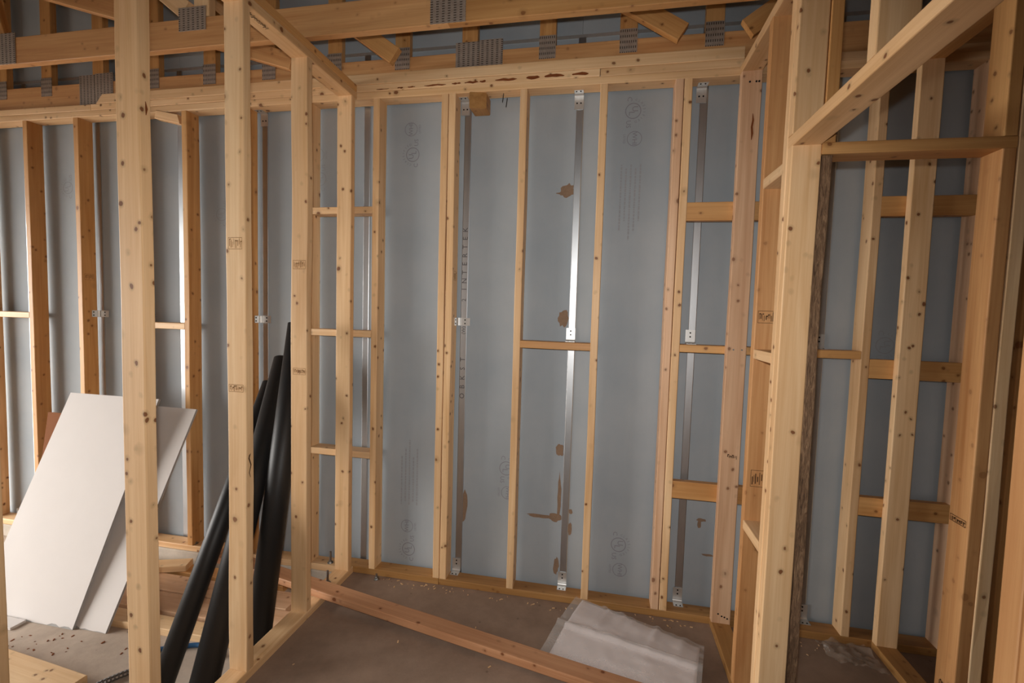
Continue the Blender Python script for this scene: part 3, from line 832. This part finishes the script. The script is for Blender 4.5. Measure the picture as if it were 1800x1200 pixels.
def tube(name, pts, r, mat, label, cat, ridges=0.0):
    P = [Vector(p) for p in pts]; fine = []
    for i in range(len(P) - 1):
        p0, p1, p2, p3 = P[max(i - 1, 0)], P[i], P[i + 1], P[min(i + 2, len(P) - 1)]
        for k in range(14):
            t = k / 14
            fine.append(0.5 * ((2 * p1) + (p2 - p0) * t + (2 * p0 - 5 * p1 + 4 * p2 - p3) * t * t + (3 * p1 - p0 - 3 * p2 + p3) * t ** 3))
    fine.append(P[-1]); n = 10; vs_, fs = [], []
    for i, c in enumerate(fine):
        d = (fine[min(i + 1, len(fine) - 1)] - fine[max(i - 1, 0)]).normalized()
        m = rot_to(d); rr = r * (1 + (ridges if i % 2 else 0))
        for k in range(n):
            a = 2 * math.pi * k / n; vs_.append(tuple(c + m @ Vector((rr * math.cos(a), rr * math.sin(a), 0))))
    for i in range(len(fine) - 1):
        for k in range(n): fs.append((i * n + k, i * n + (k + 1) % n, (i + 1) * n + (k + 1) % n, (i + 1) * n + k))
    fs += [tuple(reversed(range(n))), tuple(range(len(vs_) - n, len(vs_)))]
    o = from_data(name, vs_, fs, mat, Matrix.Identity(4), None, not ridges)
    return tag(o, label, cat)
tube('air_hose', ((-2.10, 1.72, GF + 0.011), (-1.93, 1.80, GF + 0.011), (-1.83, 1.835, GF + 0.011), (-1.70, 1.80, GF + 0.011)), 0.011, 'hose', 'blue air hose on the floor between the leaning pipes', 'hose')
tube('flexible_conduit', ((-2.07, 1.47, GF + 0.013), (-2.05, 1.54, GF + 0.013), (-2.00, 1.62, GF + 0.013), (-1.93, 1.69, GF + 0.013)), 0.012, 'conduit', 'grey ribbed metal conduit on the floor behind the nearest left post', 'conduit', 0.14)

# ------------------------------------------------------------------ plastic sleeve on the hall floor
def sheet_grid(c00, c10, c01, c11, nu, nv, zf):
    v, f = [], []
    for j in range(nv + 1):
        for i in range(nu + 1):
            s, t = i / nu, j / nv
            p = (Vector(c00) * (1 - s) + Vector(c10) * s) * (1 - t) + (Vector(c01) * (1 - s) + Vector(c11) * s) * t
            v.append((p.x, p.y, p.z + zf(s, t)))
    for j in range(nv):
        for i in range(nu):
            a = j * (nu + 1) + i; f.append((a, a + 1, a + nu + 2, a + nu + 1))
    return v, f
def crease(s, t):
    h = 0.016 * math.exp(-((t - 0.45 - 0.05 * s) / 0.035) ** 2)               # long fold
    for c, w_, a in ((0.20, 0.02, 0.014), (0.34, 0.03, 0.012), (0.42, 0.015, 0.010), (0.62, 0.02, 0.016), (0.82, 0.03, 0.010)):
        h += a * math.exp(-((s - c - 0.05 * t) / w_) ** 2) * max(0, t - 0.30)
    h += 0.006 * noise.noise((s * 4, t * 4, 2.0)) + 0.003 * noise.noise((s * 11, t * 11, 5.0))
    h += 0.022 * math.sin(math.pi * min(1, max(0, t))) * 0.6
    return max(h, -0.004)
sl = root('plastic_sleeve', (0.15, 2.15, 0), 'white folded paper in a creased clear plastic sleeve, against the bottom plate', 'plastic sleeve')
TL, TR, BL, BR = (-0.050, 2.420, 0.046), (0.500, 2.225, 0.018), (-0.185, 2.025, 0.012), (0.420, 1.905, 0.012)
v, f = sheet_grid(BL, BR, TL, TR, 44, 30, crease)
pp = from_data('paper', v, f, 'paper', Matrix.Identity(4), sl, True)
pp.modifiers.new('thickness', 'SOLIDIFY').thickness = 0.003
TL2, TR2, BL2, BR2 = (-0.085, 2.425, 0.052), (0.520, 2.228, 0.024), (-0.225, 2.030, 0.018), (0.440, 1.900, 0.018)
v, f = sheet_grid(BL2, BR2, TL2, TR2, 50, 36, lambda s, t: crease(s, t) * 1.15 + 0.002 + 0.0025 * noise.noise((s * 17, t * 15, 9.0)))
from_data('plastic_film', v, f, 'film', Matrix.Identity(4), sl, True)

v, f = sheet_grid((1.09, 2.285, 0.006), (1.285, 2.235, 0.006), (1.055, 2.415, 0.006), (1.275, 2.425, 0.006), 30, 24,
                  lambda s, t: 0.016 + 0.030 * noise.noise((s * 4 + t * 2, t * 4, 7.0)) + 0.010 * noise.noise((s * 12, t * 9, 3.0)))
o = from_data('plastic_sheet', v, f, 'film2', Matrix.Identity(4), None, True)
tag(o, 'crumpled cloudy plastic sheet on the dark closet floor', 'plastic sheet')

# wood chips and dust crumbs scattered on the slabs
def crumbs(name, rects, zt, seed, label, mat):
    rnd = random.Random(seed); vs_, fs = [], []
    for (x0, x1, y0, y1, n) in rects:
        for k in range(n):
            x, y = rnd.uniform(x0, x1), rnd.uniform(y0, y1); r = rnd.uniform(0.002, 0.008); a = rnd.uniform(0, 6.28); h = rnd.uniform(0.001, 0.003)
            b = len(vs_)
            for sx, sy in ((-1, -.4), (1, -.4), (1, .4), (-1, .4)):
                vs_.append((x + r * (sx * math.cos(a) - sy * math.sin(a)), y + r * (sx * math.sin(a) + sy * math.cos(a)), zt))
            for q in range(4): vs_.append((vs_[b + q][0], vs_[b + q][1], zt + h))
            fs += [(b + 4, b + 5, b + 6, b + 7)] + [(b + q, b + (q + 1) % 4, b + 4 + (q + 1) % 4, b + 4 + q) for q in range(4)]
    o = from_data(name, vs_, fs, mat, Matrix.Identity(4))
    o['kind'] = 'stuff'; o['label'] = label; o['category'] = 'debris'
crumbs('wood_debris', ((-1.2, 0.5, 2.36, 2.43, 70), (-1.3, 0.5, 1.2, 2.3, 20), (0.75, 1.2, 2.30, 2.43, 14)), 0.0, 3, 'pale wood chips scattered along the bottom plate on the slab', 'pale')
crumbs('dirt_debris', ((-2.75, -2.12, 1.63, 1.77, 24),), GF, 4, 'red brown crumbs scattered on the garage slab', 'pink_bark')
